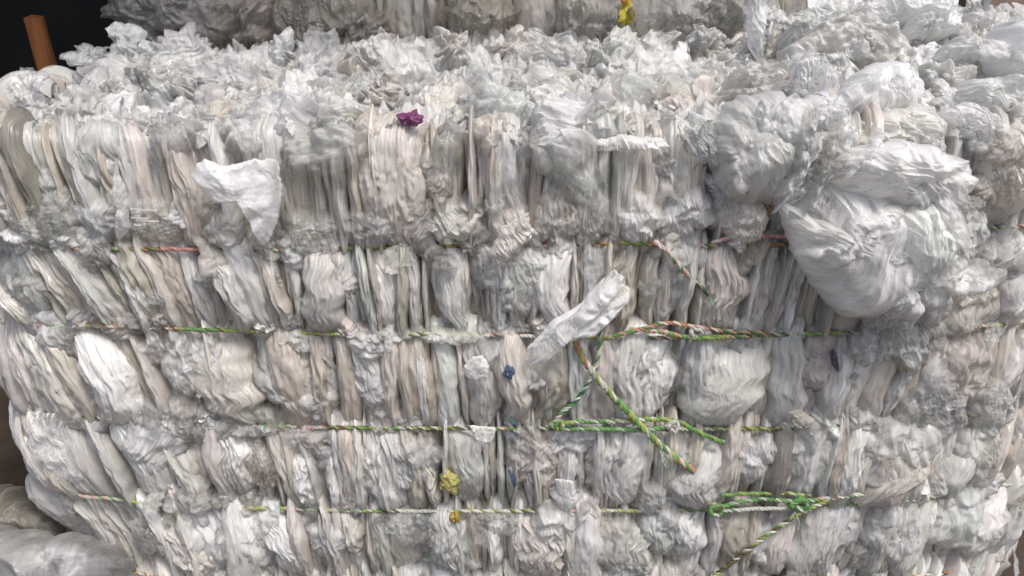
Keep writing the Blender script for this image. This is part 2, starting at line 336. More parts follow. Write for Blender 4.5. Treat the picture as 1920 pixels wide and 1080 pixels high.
# ------------------------------------------------------------------ the setting
def box(name, x0, x1, y0, y1, z0, z1, mat, parent=None):
    v = [(x, y, z) for x in (x0, x1) for y in (y0, y1) for z in (z0, z1)]
    f = [(0, 1, 3, 2), (4, 6, 7, 5), (0, 4, 5, 1), (2, 3, 7, 6), (0, 2, 6, 4), (1, 5, 7, 3)]
    me = bpy.data.meshes.new(name); me.from_pydata(v, [], f); me.update(); me.materials.append(mat)
    o = bpy.data.objects.new(name, me); COL.objects.link(o)
    if parent: o.parent = parent
    return o
M_GROUND = plain('dark earth floor', (.055, .038, .026), .9, 6, .5, .6)
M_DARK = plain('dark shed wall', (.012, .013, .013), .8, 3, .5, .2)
M_BROWN = plain('brown board wall', (.21, .155, .12), .7, 5, .18, .15, (1, 1, .15))
M_WOOD = plain('orange timber', (.42, .15, .04), .55, 14, .35, .3, (3, 3, .25))
M_ROOF = plain('grey roof sheet', (.12, .12, .12), .6, 2, .2, .1)
me = bpy.data.meshes.new('ground'); me.from_pydata([(-60, -60, 0), (60, -60, 0), (60, 60, 0), (-60, 60, 0)], [], [(0, 1, 2, 3)]); me.materials.append(M_GROUND)
g = bpy.data.objects.new('ground', me); COL.objects.link(g); tag(g, kind='structure')
tag(box('shed_wall', -5, 1.45, 4.6, 4.75, 0, 4.2, M_DARK), 'dark unlit shed wall far behind the bales on the left', 'wall', kind='structure')
tag(box('side_wall', -5.15, -5, 1.0, 4.6, 0, 4.2, M_DARK), 'dark side wall of the shed, left of the bales', 'wall', kind='structure')
tag(box('roof', -5.3, .55, -.5, 4.9, 4.2, 4.3, M_ROOF), 'shed roof over the bales standing behind', 'roof', kind='structure')  # unseen roof, its edges shaped to shade the back bale
tag(box('board_wall', 2.45, 6.5, 3.6, 3.7, 0, 3.4, M_BROWN), 'brown board wall behind the heap of film at the right', 'wall', kind='structure')

me = bpy.data.meshes.new('yard'); me.from_pydata([(1.5, 3.75, .004), (9, 3.75, .004), (9, 40, .004), (1.5, 40, .004)], [], [(0, 1, 2, 3)]); me.materials.append(plain('pale concrete', (.62, .61, .58), .8, 2, .1, .1))
g = bpy.data.objects.new('yard', me); COL.objects.link(g); tag(g, kind='structure')
# wooden post
def post():
    a, b = P(50, 32, 2.3), P(76, 32, 2.3); z1 = a[2]; w = b[0] - a[0]
    m = MB(); n = 24
    for k in range(1):
        zz = np.linspace(0, z1, 30)[:, None]
        cs = [(-.5, -.5), (-.3, -.58), (.3, -.58), (.5, -.5), (.56, 0), (.5, .5), (-.5, .5), (-.56, 0)]
        c = np.array(cs); x = c[:, 0][None, :] * w * (1 + .02 * np.sin(zz * 9)); y = c[:, 1][None, :] * w * 1.2 + 0 * zz
        lean = (z1 - zz) * .10
        pos = np.stack([a[0] + w / 2 + x + lean, 2.3 + y, zz + 0 * x], -1)
        m.grid(pos, np.stack([x, zz + 0 * x], -1), (.3, .1, .03), wrap=True)
        cap = np.stack([pos[-1], pos[-1] * .0 + pos[-1].mean(0) + np.array((0, 0, .012))], 0); m.grid(cap, np.zeros(cap.shape[:2] + (2,)), (.3, .1, .03), wrap=True)
    o = m.build('wooden_post', M_WOOD); tag(o, 'orange brown timber post standing in the dark at the upper left', 'post')
post()

# ------------------------------------------------------------------ the front bale
bale = empty('film_bale', (0, .55, 0))
tag(bale, 'large bale of pressed clear and milky plastic film tied with coloured cords', 'bale')
ROPES = [.99, .79, .565, .344, .144]
EDGES = [1.285] + ROPES + [0.0]
SL, SR = -1.75, 1.75
def lean_at(s, row):
    l = (-s) * .035
    if s < -.45: l += (-.45 - s) * .11
    if s > .75 and row >= 3: l -= .025
    return l * (1.0 if row else .7)
seed = 100
nparts = 0
for row in range(6):
    tA, tB = EDGES[row], EDGES[row + 1]
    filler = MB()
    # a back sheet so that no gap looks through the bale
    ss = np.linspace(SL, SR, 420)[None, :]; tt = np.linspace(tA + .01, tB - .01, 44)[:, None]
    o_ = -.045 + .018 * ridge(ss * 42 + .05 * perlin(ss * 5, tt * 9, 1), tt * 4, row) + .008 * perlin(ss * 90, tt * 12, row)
    filler.grid(FRONT(ss, tt, o_), np.stack([ss + 0 * tt, tt + 0 * ss + row], -1), (.36, .33, .285))  # darker than the pleats: crevice shade painted into the backing
    s = SL
    while s < SR:
        near = -1.12 < s < 1.25
        dens = perlin(s * 2.3 + row * 3.1, row * 1.7, 2)
        w = rng.choice((.009, .012, .016, .02) if dens > 0 else (.014, .02, .028, .04)) * rng.uniform(.85, 1.2) * (1 if near else 1.8)
        fold(filler, FRONT, s, tA, tB, w, lean_at(s, row) + rng.gauss(0, .012), rng.uniform(-.040, .010), rng.uniform(.008, .034), seed, col=tint(rng.choices(('white', 'cool', 'grey', 'warm', 'beige', 'dark'), (14, 12, 26, 28, 18, 1))[0]),
             nu=20 if near else 8, nv=44 if row == 0 else 38, shape=rng.choice(('lens', 'lens', 'fan', 'drop', 'col')), rough=rng.uniform(.25, 1.1)); seed += 1
        s += w * rng.uniform(.8, 1.35)
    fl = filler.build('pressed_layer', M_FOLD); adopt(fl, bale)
    # the pleats that stand out, each its own part
    s = -1.17 + rng.uniform(0, .05)
    while s < (1.22 if row else .36) and nparts < 100:
        w = rng.choice((.016, .022, .03, .036, .048, .066)) * rng.uniform(.85, 1.15)
        if row == 0 and rng.random() < .45: w *= .7
        m = MB()
        hi = rng.random()
        a_, b_ = tA, tB
        if hi < .3: a_ = tA - rng.uniform(.0, .35) * (tA - tB)
        elif hi < .5: b_ = tB + rng.uniform(.0, .3) * (tA - tB)
        fold(m, FRONT, s, a_, b_, w, lean_at(s, row) + rng.gauss(0, .012), rng.uniform(-.006, .010), rng.uniform(.020, .040) * (.7 + w * 9), seed,
             nu=40, nv=64, shape=rng.choice(('lens', 'fan', 'lens', 'drop', 'col')), rough=rng.choice((.15, .3, .5, .9)), tuck=.012, col=tint(rng.choices(('white', 'cool', 'grey', 'warm', 'beige'), (30, 16, 22, 26, 6))[0])); seed += 1
        adopt(m.build('film_fold', M_FOLD), bale); nparts += 1
        s += w * 2 + rng.choice((.0, .01, .06, .13)) + rng.uniform(.0, .05)
print('folds', nparts, seed)

# crumpled flaps caught between the pleats all over the face
m = MB(); m2 = MB()
for i in range(200):
    s = rng.uniform(-1.2, 1.3); e = rng.choice(EDGES[1:6] + [None, None, None])
    t = rng.uniform(.02, 1.2) if e is None else e + rng.gauss(-.02, .03)
    rr = rng.uniform(.012, .040)
    scrap(m if rng.random() < .5 else m2, (s, -rng.uniform(.012, .034), t), rr, (rng.gauss(0, .35), -1, rng.gauss(0, .5)), seed, n=(12, 36), crump=.3, jag=.3, curl=.2,
          aspect=rng.uniform(.6, 1.1), spin=rng.uniform(-.5, .5), skin=FRONT); seed += 1
tag(adopt(m.build('torn_flaps', M_SHEET), bale), kind='stuff'); tag(adopt(m2.build('crinkled_flaps', M_CLEAR), bale), kind='stuff')

# ------------------------------------------------------------------ top of the bale
m = MB()
nx, ny = 520, 210
X = np.linspace(-1.3, 1.35, nx)[None, :]; Yg = np.linspace(.02, 1.2, ny)[:, None]
X = X + 0 * Yg; Yg = Yg + 0 * X
X = X - .16 * sstep(.1, .9, Yg) * sstep(-.2, -1.2, X)
wob = perlin(X * 3, Yg * 3, 1)
Z = TOP - .035 + .03 * perlin(X * 2.2, Yg * 2.2, 4) + .028 * crease(X * 11, Yg * 11, 5, 5) + .016 * crease(X * 27 + 3, Yg * 27, 9, 4) + .012 * ridge(X * 24, Yg * 24, 2)
Z = Z - .30 * sstep(-1.02, -1.35, X) ** 1.5 - .5 * sstep(1.25, 1.35, X) + .02 * sstep(.5, 1.0, Yg)
Z = Z - .10 * sstep(.06, .0, Yg - .02)
heap_h = .10 * sstep(.42, .95, X - .15 * Yg) * sstep(.1, .5, Yg)
Z = Z + heap_h
base = np.array((.76, .755, .74)); cc = base * (1 + .16 * perlin(X * 9, Yg * 9, 6)[..., None])
m.grid(np.stack([X + .012 * perlin(X * 20, Yg * 20, 8), Yg + .012 * perlin(X * 20, Yg * 20, 18), Z], -1), np.stack([X, Yg], -1), cc)
adopt(m.build('crumpled_top', M_TOP), bale)
def ztop(x, y): return TOP - .03 - .03 * float(sstep(.7, 1.0, y)) * float(sstep(.5, .3, x)) + .10 * float(sstep(.42, .95, x - .15 * y)) * float(sstep(.1, .5, y)) - .30 * float(sstep(-1.02, -1.35, x))
ms = [MB(), MB(), MB()]
for i in range(620):
    y = rng.uniform(-.01, 1.12); x = rng.uniform(-1.22 - .12 * y, 1.3); rr = .014 + .052 * rng.random() ** 1.9
    k = rng.choices((0, 1, 2), (4, 3, 2))[0]
    dome(ms[k], (x, y, ztop(x, y) - .004), rr, rr * rng.uniform(.4, 1.0), seed, normal=(rng.gauss(0, .5), rng.gauss(-.7, .5), 1), n=(20, 48), aspect=rng.uniform(.7, 1.4), spin=rng.uniform(0, 6.28), flow=rng.uniform(0, 3),
         lump=.6, draw=.3, crump=rng.uniform(.05, .2), jag=.5, col=tint(rng.choices(('white', 'grey', 'cool', 'warm', 'beige'), (52, 16, 18, 12, 2))[0])); seed += 1
for i in range(650):
    y = rng.uniform(-.02, 1.12); x = rng.uniform(-1.24 - .12 * y, 1.3)
    rr = .008 + .026 * rng.random() ** 1.7
    nrm = (rng.gauss(0, .7), rng.gauss(-.6, .6), rng.uniform(.2, 1.3))
    k = rng.choices((0, 1, 2), (5, 3, 2))[0]
    scrap(ms[k], (x, y, ztop(x, y) + rng.uniform(.0, .035)), rr, nrm, seed, n=(12, 34), crump=.6, jag=.22, aspect=rng.uniform(.5, 1.5), spin=rng.uniform(0, 6.28), curl=rng.uniform(-.3, .3),
          col=tint(rng.choices(('white', 'grey', 'cool', 'warm', 'beige'), (46, 18, 20, 13, 3))[0])); seed += 1
for mm, ma, nm in zip(ms, (M_TOP, M_SHEET, M_CLEAR), ('torn_scraps', 'milky_scraps', 'crinkled_scraps')): tag(adopt(mm.build(nm, ma), bale), kind='stuff')
# wide limp sheets lying over the top
for i in range(34):
    y = rng.uniform(.0, 1.0); x = rng.uniform(-1.2, .8); rr = rng.uniform(.05, .11); m = MB()
    dome(m, (x, y, ztop(x, y) + .006), rr, rr * rng.uniform(.3, .6), seed, normal=(rng.gauss(0, .35), rng.gauss(-.6, .3), 1), n=(44, 120), aspect=rng.uniform(.6, 1.6), spin=rng.uniform(0, 6.28), flow=rng.uniform(0, 3), lump=.7, draw=.2, crump=rng.uniform(.02, .07), jag=.7,
         col=np.minimum(tint(rng.choice(('white', 'cool', 'grey', 'warm'))) * 1.12, .93)); seed += 3
    adopt(m.build('limp_sheet', rng.choice((M_TOP, M_SHEET, M_VEIL, M_SHEET))), bale)
# peaked tufts standing on the top, one part each  (pixel x, y of the middle, half width, half height, depth)
TUFTS = [(175, 108, 34, 26, .7), (250, 95, 48, 34, .8), (345, 95, 46, 40, .55), (525, 100, 34, 34, .6), (600, 110, 40, 46, .5), (680, 110, 34, 30, .65), (755, 130, 38, 56, .35),
         (850, 90, 34, 30, .75), (912, 165, 26, 48, .15), (960, 90, 40, 26, .85), (1030, 100, 46, 36, .7), (1135, 110, 32, 42, .6), (1190, 90, 50, 34, .7), (1290, 85, 40, 34, .8),
         (1040, 215, 26, 36, .02), (700, 180, 46, 34, .2), (430, 140, 50, 32, .4), (320, 160, 60, 36, .3), (60, 170, 60, 44, .3), (1000, 180, 36, 34, .15), (1240, 150, 46, 40, .35), (1330, 75, 28, 26, .85)]
for i, (px, py, a, b, Y) in enumerate(TUFTS):
    m = MB(); k = pxm(px, py, Y); c = P(px, py, Y)
    if i % 2: dome(m, c, math.sqrt(a * b) * k * 1.1, a * k * .7, seed, normal=(rng.gauss(0, .3), -1, .5), n=(44, 120), aspect=math.sqrt(a / b), lump=.7, draw=.3, crump=.09, flow=rng.gauss(0, .4), jag=.8, col=tint(rng.choice(('white', 'cool', 'white', 'warm'))))
    else: scrap(m, c, max(a, b) * k * 1.05, (rng.gauss(0, .3), -1, rng.uniform(.1, .6)), seed, n=(24, 60), crump=.45, jag=.4, aspect=math.sqrt(a / b), col=tint('white'))
    seed += 3
    adopt(m.build('film_tuft', M_TOP if i % 2 else M_SHEET), bale)

# ------------------------------------------------------------------ bags bulging from the face, parts of the bale
# px, py, half w, half h, out, material, tint, roll
BULGES = [(60, 425, 85, 48, .03, M_CLEAR, 'cool', 0), (165, 290, 62, 72, .03, M_SHEET, 'cool', .05), (185, 415, 60, 45, .03, M_SHEET, 'cool', 0), (290, 420, 85, 45, .025, M_CLEAR, 'warm', .1),
          (415, 435, 46, 36, .035, M_SHEET, 'warm', .3), (575, 440, 62, 48, .03, M_CLEAR, 'cool', 0), (690, 428, 62, 44, .04, M_CLEAR, 'cool', 0), (785, 425, 44, 52, .035, M_CLEAR, 'grey', -.3),
          (850, 420, 58, 50, .045, M_SHEET, 'warm', .1), (955, 440, 42, 60, .04, M_SHEET, 'warm', .2), (1050, 400, 60, 62, .03, M_VEIL, 'warm', -.2), (1110, 410, 34, 52, .035, M_CLEAR, 'cool', 0),
          (1205, 410, 42, 50, .05, M_SHEET, 'white', .4), (1290, 400, 50, 58, .04, M_SHEET, 'cool', 0), (1285, 300, 60, 60, .03, M_CLEAR, 'cool', 0), (1380, 395, 46, 50, .03, M_SHEET, 'warm', 0),
          (690, 265, 36, 44, .03, M_SHEET, 'beige', .1), (815, 330, 30, 60, .02, M_VEIL, 'warm', 0), (950, 320, 34, 50, .025, M_SHEET, 'cool', -.3), (1070, 235, 30, 48, .025, M_SHEET, 'white', 0), (1125, 245, 34, 44, .03, M_SHEET, 'cool', 0), (1010, 250, 22, 34, .02, M_SHEET, 'grey', 0),
          (1000, 510, 44, 50, .03, M_VEIL, 'cool', 0), (965, 560, 36, 55, .035, M_CLEAR, 'cool', -.3), (30, 560, 60, 90, .02, M_VEIL, 'cool', 0), (340, 690, 42, 72, .03, M_VEIL, 'white', 0), (395, 690, 26, 68, .03, M_SHEET, 'cool', 0),
          (690, 655, 42, 30, .035, M_SHEET, 'cool', 0), (700, 730, 44, 55, .03, M_SHEET, 'cool', 0), (1195, 700, 78, 74, .03, M_CLEAR, 'cool', 0), (1345, 715, 62, 78, .03, M_VEIL, 'white', 0),
          (545, 650, 44, 30, .03, M_SHEET, 'grey', 0), (700, 635, 70, 16, .03, M_SHEET, 'grey', 0), (855, 640, 70, 16, .03, M_SHEET, 'grey', 0),
          (285, 850, 62, 66, .035, M_SHEET, 'cool', 0), (350, 800, 50, 56, .03, M_CLEAR, 'cool', .2), (450, 808, 70, 22, .03, M_SHEET, 'warm', 0), (480, 880, 42, 56, .03, M_CLEAR, 'warm', 0),
          (760, 880, 60, 78, .03, M_VEIL, 'cool', .2), (690, 880, 34, 66, .03, M_SHEET, 'grey', .35), (1000, 870, 50, 66, .03, M_SHEET, 'warm', 0), (1150, 880, 66, 72, .03, M_VEIL, 'grey', 0),
          (1420, 860, 50, 60, .035, M_SHEET, 'cool', 0), (1520, 860, 60, 66, .025, M_VEIL, 'warm', .3), (1225, 935, 30, 34, .04, M_CLEAR, 'white', 0), (1040, 990, 44, 46, .045, M_SHEET, 'white', 0),
          (150, 1000, 60, 66, .03, M_VEIL, 'cool', .2), (355, 1030, 34, 60, .035, M_SHEET, 'white', 0), (450, 1020, 66, 66, .03, M_VEIL, 'cool', -.4), (620, 1020, 56, 44, .03, M_SHEET, 'cool', 0), (760, 1000, 50, 40, .03, M_CLEAR, 'cool', 0),
          (350, 945, 50, 30, .04, M_CLEAR, 'cool', 0), (825, 1000, 56, 50, .03, M_CLEAR, 'cool', 0), (930, 985, 50, 40, .03, M_CLEAR, 'cool', 0), (1150, 1030, 56, 60, .03, M_SHEET, 'grey', 0),
          (1240, 1000, 40, 56, .035, M_VEIL, 'cool', 0), (1560, 1000, 50, 66, .03, M_SHEET, 'cool', 0), (1690, 1010, 60, 76, .035, M_VEIL, 'cool', -.2), (1420, 1030, 46, 44, .03, M_SHEET, 'cool', 0),
          (1720, 640, 60, 56, .05, M_CLEAR, 'cool', 0), (1760, 760, 80, 90, .05, M_CLEAR, 'cool', .2), (1690, 850, 90, 90, .05, M_VEIL, 'cool', .3), (1820, 700, 56, 84, .04, M_VEIL, 'warm', -.2), (1870, 760, 56, 66, .04, M_CLEAR, 'cool', 0),
          (1850, 860, 50, 84, .04, M_CLEAR, 'cool', 0), (1820, 560, 80, 76, .04, M_SHEET, 'warm', 0), (1880, 490, 66, 66, .05, M_CLEAR, 'cool', 0), (1720, 560, 80, 60, .05, M_CLEAR, 'cool', 0), (1880, 360, 50, 66, .04, M_SHEET, 'warm', 0), (1800, 980, 60, 70, .05, M_SHEET, 'cool', -.3)]
def face_st(px, py, out=.03):       # skin coordinates under a pixel
    p = P(px, py, 0); s = p[0]; 
    for _ in range(6):
        q = FRONT(np.array([s]), np.array([p[2]]), np.array([out]))[0]
        p = P(px, py, q[1]); s += (p[0] - q[0])
    return s, p[2]
BN = {id(M_CLEAR): 'clear_bag', id(M_SHEET): 'milky_bag', id(M_VEIL): 'smooth_bag'}
for (px, py, a, b, o_, mat, tn, roll) in BULGES:
    s, t = face_st(px, py); k = pxm(px, py, -.03)
    m = MB()
    dome(m, (s, .002, t), math.sqrt(a * b) * k * 1.08, o_ * 1.1, seed, n=(44, 120), aspect=math.sqrt(a / b), flow=roll + rng.gauss(0, .25), draw=rng.uniform(.08, .2), crump=.07 if mat is M_CLEAR else rng.uniform(.005, .03), lump=.3, jag=.3, col=np.minimum(tint(tn) * 1.25, .93), skin=FRONT); seed += 7
    adopt(m.build(BN[id(mat)], mat), bale)

# ------------------------------------------------------------------ cords
PAL = {'w': (.66, .64, .58), 'g': (.15, .33, .10), 'l': (.36, .43, .11), 'p': (.62, .33, .31), 'o': (.48, .25, .14), 'b': (.12, .09, .05), 'd': (.05, .16, .07), 'm': (.55, .62, .52)}
def smooth_path(pts, step=.004):
    p = np.array(pts, float); n = len(p)
    if n == 2: q = np.linspace(p[0], p[1], 30)
    else:
        e = np.vstack([2 * p[0] - p[1], p, 2 * p[-1] - p[-2]]); q = []
        for i in range(n - 1):
            a, b, c, d = e[i:i + 4]; t = np.linspace(0, 1, 24, endpoint=False)[:, None]
            q.append(.5 * ((2 * b) + (-a + c) * t + (2 * a - 5 * b + 4 * c - d) * t ** 2 + (-a + 3 * b - 3 * c + d) * t ** 3))
        q = np.vstack(q + [p[-1:]])
    L = np.r_[0, np.cumsum(np.linalg.norm(np.diff(q, axis=0), axis=1))]
    k = np.linspace(0, L[-1], max(4, int(L[-1] / step)))
    return np.stack([np.interp(k, L, q[:, j]) for j in range(3)], -1), k
def cord(mb, pts, r, sd, pal='wwgglpwo', fray=0):
    q, k = smooth_path(pts, min(.004, r * .7)); rr_ = random.Random(sd)
    q = q + .0012 * np.stack([perlin(k * 35, sd, 1), perlin(k * 35, sd, 2), perlin(k * 35, sd, 3) * 1.4], -1)
    for j in range(int(k[-1] * 55)):   # loose fibres along the cord
        a_ = q[rr_.randrange(len(q))]; fibres(mb, a_, (rr_.gauss(0, 1), -.5, rr_.gauss(0, 1)), .00035, 1, rr_.uniform(.006, .018), rr_.randrange(99999), pal)
    tg = np.gradient(q, axis=0); tg /= np.linalg.norm(tg, axis=1)[:, None] + 1e-9
    up = np.array((.13, -.9, .4)); n1 = np.cross(tg, up); n1 /= np.linalg.norm(n1, axis=1)[:, None] + 1e-9; n2 = np.cross(tg, n1)
    for st in range(3):
        ph = k / (r * 6.0) * 2 * math.pi + st * 2 * math.pi / 3 + .4 * perlin(k * 20, sd, st)
        c = q + (n1 * np.cos(ph)[:, None] + n2 * np.sin(ph)[:, None]) * (r * .50) + 0.12 * r * np.stack([perlin(k * 60, sd + j, st) for j in range(3)], -1)
        a = np.linspace(0, 2 * math.pi, 8, endpoint=False)[None, :]
        rad = r * .56 * (1 + .3 * perlin(k * 70, st, sd))[:, None] * np.ones((1, 8))
        if fray: rad = rad * (1 - .6 * sstep(k[-1] - fray, k[-1], k)[:, None])
        pos = c[:, None, :] + n1[:, None, :] * (np.cos(a) * rad)[..., None] + n2[:, None, :] * (np.sin(a) * rad)[..., None]
        # colour of the strand changes in stretches, as recycled cord does
        cols = np.zeros((len(k), 3)); x = 0; 
        while x < k[-1]:
            ln = rr_.uniform(.03, .11); cols[(k >= x) & (k <= x + ln)] = np.array(PAL[rr_.choice(pal)]) * rr_.uniform(.75, 1.1); x += ln
        mb.grid(pos, np.stack([a * r + 0 * rad, k[:, None] + 0 * rad], -1), cols[:, None, :], wrap=True)
def fibres(mb, p, d, r, n, ln, sd, pal='wgm'):
    q = random.Random(sd); d = Vector(d).normalized()
    for i in range(n):
        e = (d + Vector((q.gauss(0, .4), q.gauss(0, .3), q.gauss(0, .4)))).normalized() * ln * q.uniform(.4, 1.2)
        a = Vector(p); b = a + e * .5 + Vector((q.gauss(0, .004), q.gauss(0, .004), 0)); c = a + e + Vector((0, 0, -.004))
        pts, k = smooth_path([a, b, c], .004); an = np.linspace(0, 2 * math.pi, 4, endpoint=False)[None, :]
        ps = pts[:, None, :] + np.stack([np.cos(an) + 0 * k[:, None], 0 * an + 0 * k[:, None], np.sin(an) + 0 * k[:, None]], -1) * r
        mb.grid(ps, np.stack([an * r + 0 * k[:, None], k[:, None] + 0 * an], -1), PAL[q.choice(pal)], wrap=True)
def on_face(px, py, out):
    s, t = face_st(px, py, out); return FRONT(np.array([s]), np.array([t]), np.array([out]))[0]
def path_px(pl): return [on_face(x, y, o * .72) for x, y, o in pl]
def path_round(pl):                # a cord all round the face: it runs on round the left corner
    st = [(*face_st(x, y, .0), o * .46 - .002) for x, y, o in pl]; st = [p for p in st if -1.17 < p[0] < 1.7]
    if pl[0][0] < 150: st = [(-1.55, st[0][1], -.01), (-1.3, st[0][1], -.01)] + st
    return [FRONT(np.array([a]), np.array([b]), np.array([c]))[0] for a, b, c in st]
# each cord right across the face and round the left corner: (px, py, out)
CORDS = [
 ([(-60, 452, .0), (120, 462, .0), (200, 464, .026), (300, 463, .032), (390, 465, .026), (470, 468, .012), (560, 466, .02), (700, 464, .0), (900, 462, .0), (1100, 458, .02), (1160, 452, .03), (1235, 456, .03), (1330, 458, .03), (1400, 455, .044), (1470, 452, .044), (1560, 445, .02), (1750, 428, .01), (1880, 423, .03), (1960, 418, .03)], .0050, 'oobglpw'),
 ([(-60, 596, .0), (60, 603, .018), (150, 606, .028), (330, 612, .032), (460, 617, .026), (580, 620, .034), (700, 622, .038), (860, 622, .036), (1000, 626, .030), (1130, 628, .036), (1230, 628, .038), (1330, 626, .038), (1480, 622, .036), (1620, 618, .034), (1700, 616, .012), (1770, 611, .034), (1850, 605, .040), (1960, 595, .040)], .0050, 'wgglpowm'),
 ([(-20, 750, .0), (90, 768, .026), (150, 776, .030), (215, 783, .026), (300, 788, .01), (400, 791, .022), (520, 794, .030), (640, 796, .034), (760, 796, .038), (900, 797, .038), (1040, 797, .040), (1160, 798, .044), (1280, 797, .044), (1400, 797, .040), (1480, 797, .038), (1600, 790, .030), (1700, 782, .01), (1830, 773, .030), (1960, 762, .02)], .0052, 'wwgglbpw'),
 ([(60, 900, .0), (140, 918, .022), (220, 930, .03), (300, 941, .032), (380, 944, .02), (480, 947, .030), (620, 951, .030), (800, 952, .034), (960, 952, .034), (1100, 951, .036), (1220, 951, .036), (1330, 948, .042), (1440, 945, .044), (1560, 938, .044), (1660, 932, .044), (1720, 929, .038), (1800, 918, .02), (1900, 905, .02)], .0052, 'wpbgwlmw'),
 ([(130, 1035, .02), (190, 1050, .03), (250, 1064, .034), (320, 1079, .034), (500, 1090, .03), (900, 1094, .03), (1200, 1092, .034), (1400, 1086, .036), (1560, 1080, .036), (1700, 1076, .03), (1850, 1060, .02)], .0052, 'wglbogw')]
WHERE = ['uppermost cord, mostly hidden under bulging bags', 'second cord from the top, green and pink strands', 'third cord from the top with a long crossing tail', 'fourth cord from the top with a knot at the right', 'lowest cord at the foot of the picture']
cords = []
for i, (pl, r, pal) in enumerate(CORDS):
    m = MB(); cord(m, path_round(pl), r * .9, 31 + i, pal + ('b' if i < 3 else '')); o = m.build('binding_cord', M_ROPE); o['label'] = WHERE[i]; adopt(o, bale); cords.append(o)
def sub(name, par, fn):
    m = MB(); fn(m); o = m.build(name, M_ROPE); o.parent = par; o.location = Vector(o.location) - Vector(par.location) - Vector(bale.location)
    return o
def coil(m, px, py, out, rr, turns, sd, r=.0048, pal='wggm', sx=1.0):
    c = on_face(px, py, out); q = random.Random(sd); pts = []
    for j in range(int(turns * 8) + 1):
        a = j / 8 * 2 * math.pi; R_ = rr * q.uniform(.75, 1.15)
        pts.append(c + np.array((math.cos(a) * R_ * sx + q.gauss(0, .002), -.004 * math.sin(a * .5) - q.uniform(0, .008), math.sin(a) * R_)))
    cord(m, pts, r, sd, pal)
for pi_, o in enumerate(cords): o.name = o.name
# knots and tails
sub('cord_tail', cords[0], lambda m: (cord(m, path_px([(1225, 452, .04), (1252, 472, .055), (1280, 505, .06), (1310, 535, .055), (1332, 556, .04)]), .0052, 71, 'wgpdw', .03), fibres(m, on_face(1330, 554, .045), (.4, -.2, -1), .0006, 8, .03, 3)))
sub('doubled_cord', cords[0], lambda m: cord(m, path_px([(1335, 456, .045), (1370, 446, .05), (1420, 443, .052), (1475, 444, .04)]), .0045, 72, 'poppw'))
sub('cord_knot', cords[1], lambda m: coil(m, 1305, 622, .034, .012, 2.5, 5, pal='wwmw'))
sub('doubled_cord', cords[1], lambda m: (cord(m, path_px([(1150, 630, .045), (1200, 618, .05), (1250, 606, .052), (1310, 614, .055), (1370, 622, .05), (1440, 624, .045)]), .0050, 73, 'opbgw'), cord(m, path_px([(1180, 618, .042), (1240, 622, .054), (1300, 634, .056), (1360, 632, .052), (1410, 630, .046)]), .0052, 74, 'ggwdpl')))
sub('cord_tail', cords[1], lambda m: cord(m, path_px([(1128, 600, .045), (1125, 650, .055), (1112, 700, .06), (1085, 745, .06), (1052, 775, .055), (1036, 800, .05)]), .0052, 75, 'gmwgd'))
sub('doubled_cord', cords[2], lambda m: (cord(m, path_px([(1030, 796, .05), (1090, 791, .056), (1160, 790, .056), (1230, 786, .058), (1275, 792, .058), (1300, 806, .055), (1356, 830, .045)]), .0056, 76, 'ggwwgl'), cord(m, path_px([(1040, 804, .05), (1120, 804, .056), (1200, 806, .056), (1260, 800, .056)]), .0056, 77, 'gwwmg')))
sub('cord_knot', cords[2], lambda m: coil(m, 1048, 796, .036, .011, 2.2, 8, pal='gglw'))
sub('cord_knot', cords[2], lambda m: coil(m, 1262, 797, .042, .012, 2.6, 9, pal='wwmg'))
sub('cord_tail', cords[2], lambda m: (cord(m, path_px([(1078, 640, .05), (1095, 675, .06), (1130, 722, .068), (1180, 775, .074), (1225, 822, .074), (1262, 855, .066), (1304, 886, .05)]), .0078, 78, 'gglwglwo'), fibres(m, on_face(1240, 850, .06), (.5, -.2, -1), .0008, 14, .04, 4)))
sub('cord_knot', cords[3], lambda m: coil(m, 1342, 955, .036, .016, 1.6, 12, pal='gwog'))
sub('cord_knot', cords[3], lambda m: coil(m, 1500, 943, .042, .015, 3.0, 13, .0056, 'ggwd', 1.3))
sub('doubled_cord', cords[3], lambda m: (cord(m, path_px([(1352, 928, .045), (1400, 926, .05), (1460, 925, .05), (1520, 930, .05)]), .0048, 79, 'bgpwl'), cord(m, path_px([(1350, 950, .05), (1420, 936, .052), (1490, 940, .058), (1560, 934, .052), (1620, 926, .048)]), .0055, 80, 'wggmwo'), cord(m, path_px([(1355, 958, .05), (1420, 954, .052), (1480, 952, .056), (1540, 944, .05)]), .0052, 81, 'wgmw')))
sub('cord_tail', cords[3], lambda m: (cord(m, path_px([(1552, 938, .055), (1500, 962, .066), (1455, 992, .066), (1400, 1032, .062), (1350, 1072, .058), (1300, 1110, .05)]), .0060, 82, 'wglblw'), fibres(m, on_face(1490, 960, .06), (.1, -.2, -1), .0008, 10, .035, 7)))

# wide thin veils of film lying over several pleats
for i in range(46):
    st_, t_ = rng.uniform(-1.1, 1.25), rng.choice(EDGES[1:6]) + rng.uniform(-.10, .12); m = MB()
    dome(m, (st_, .012, t_), rng.uniform(.04, .085), rng.uniform(.026, .04), seed, n=(44, 120), aspect=rng.uniform(.65, 1.3), flow=rng.gauss(0, .3), draw=.12, crump=.02, lump=.35, jag=.55, col=np.minimum(tint(rng.choice(('white', 'cool', 'grey', 'warm'))) * 1.2, .92), skin=FRONT); seed += 3
    adopt(m.build('thin_veil', rng.choice((M_VEIL, M_VEIL, M_CLEAR))), bale)
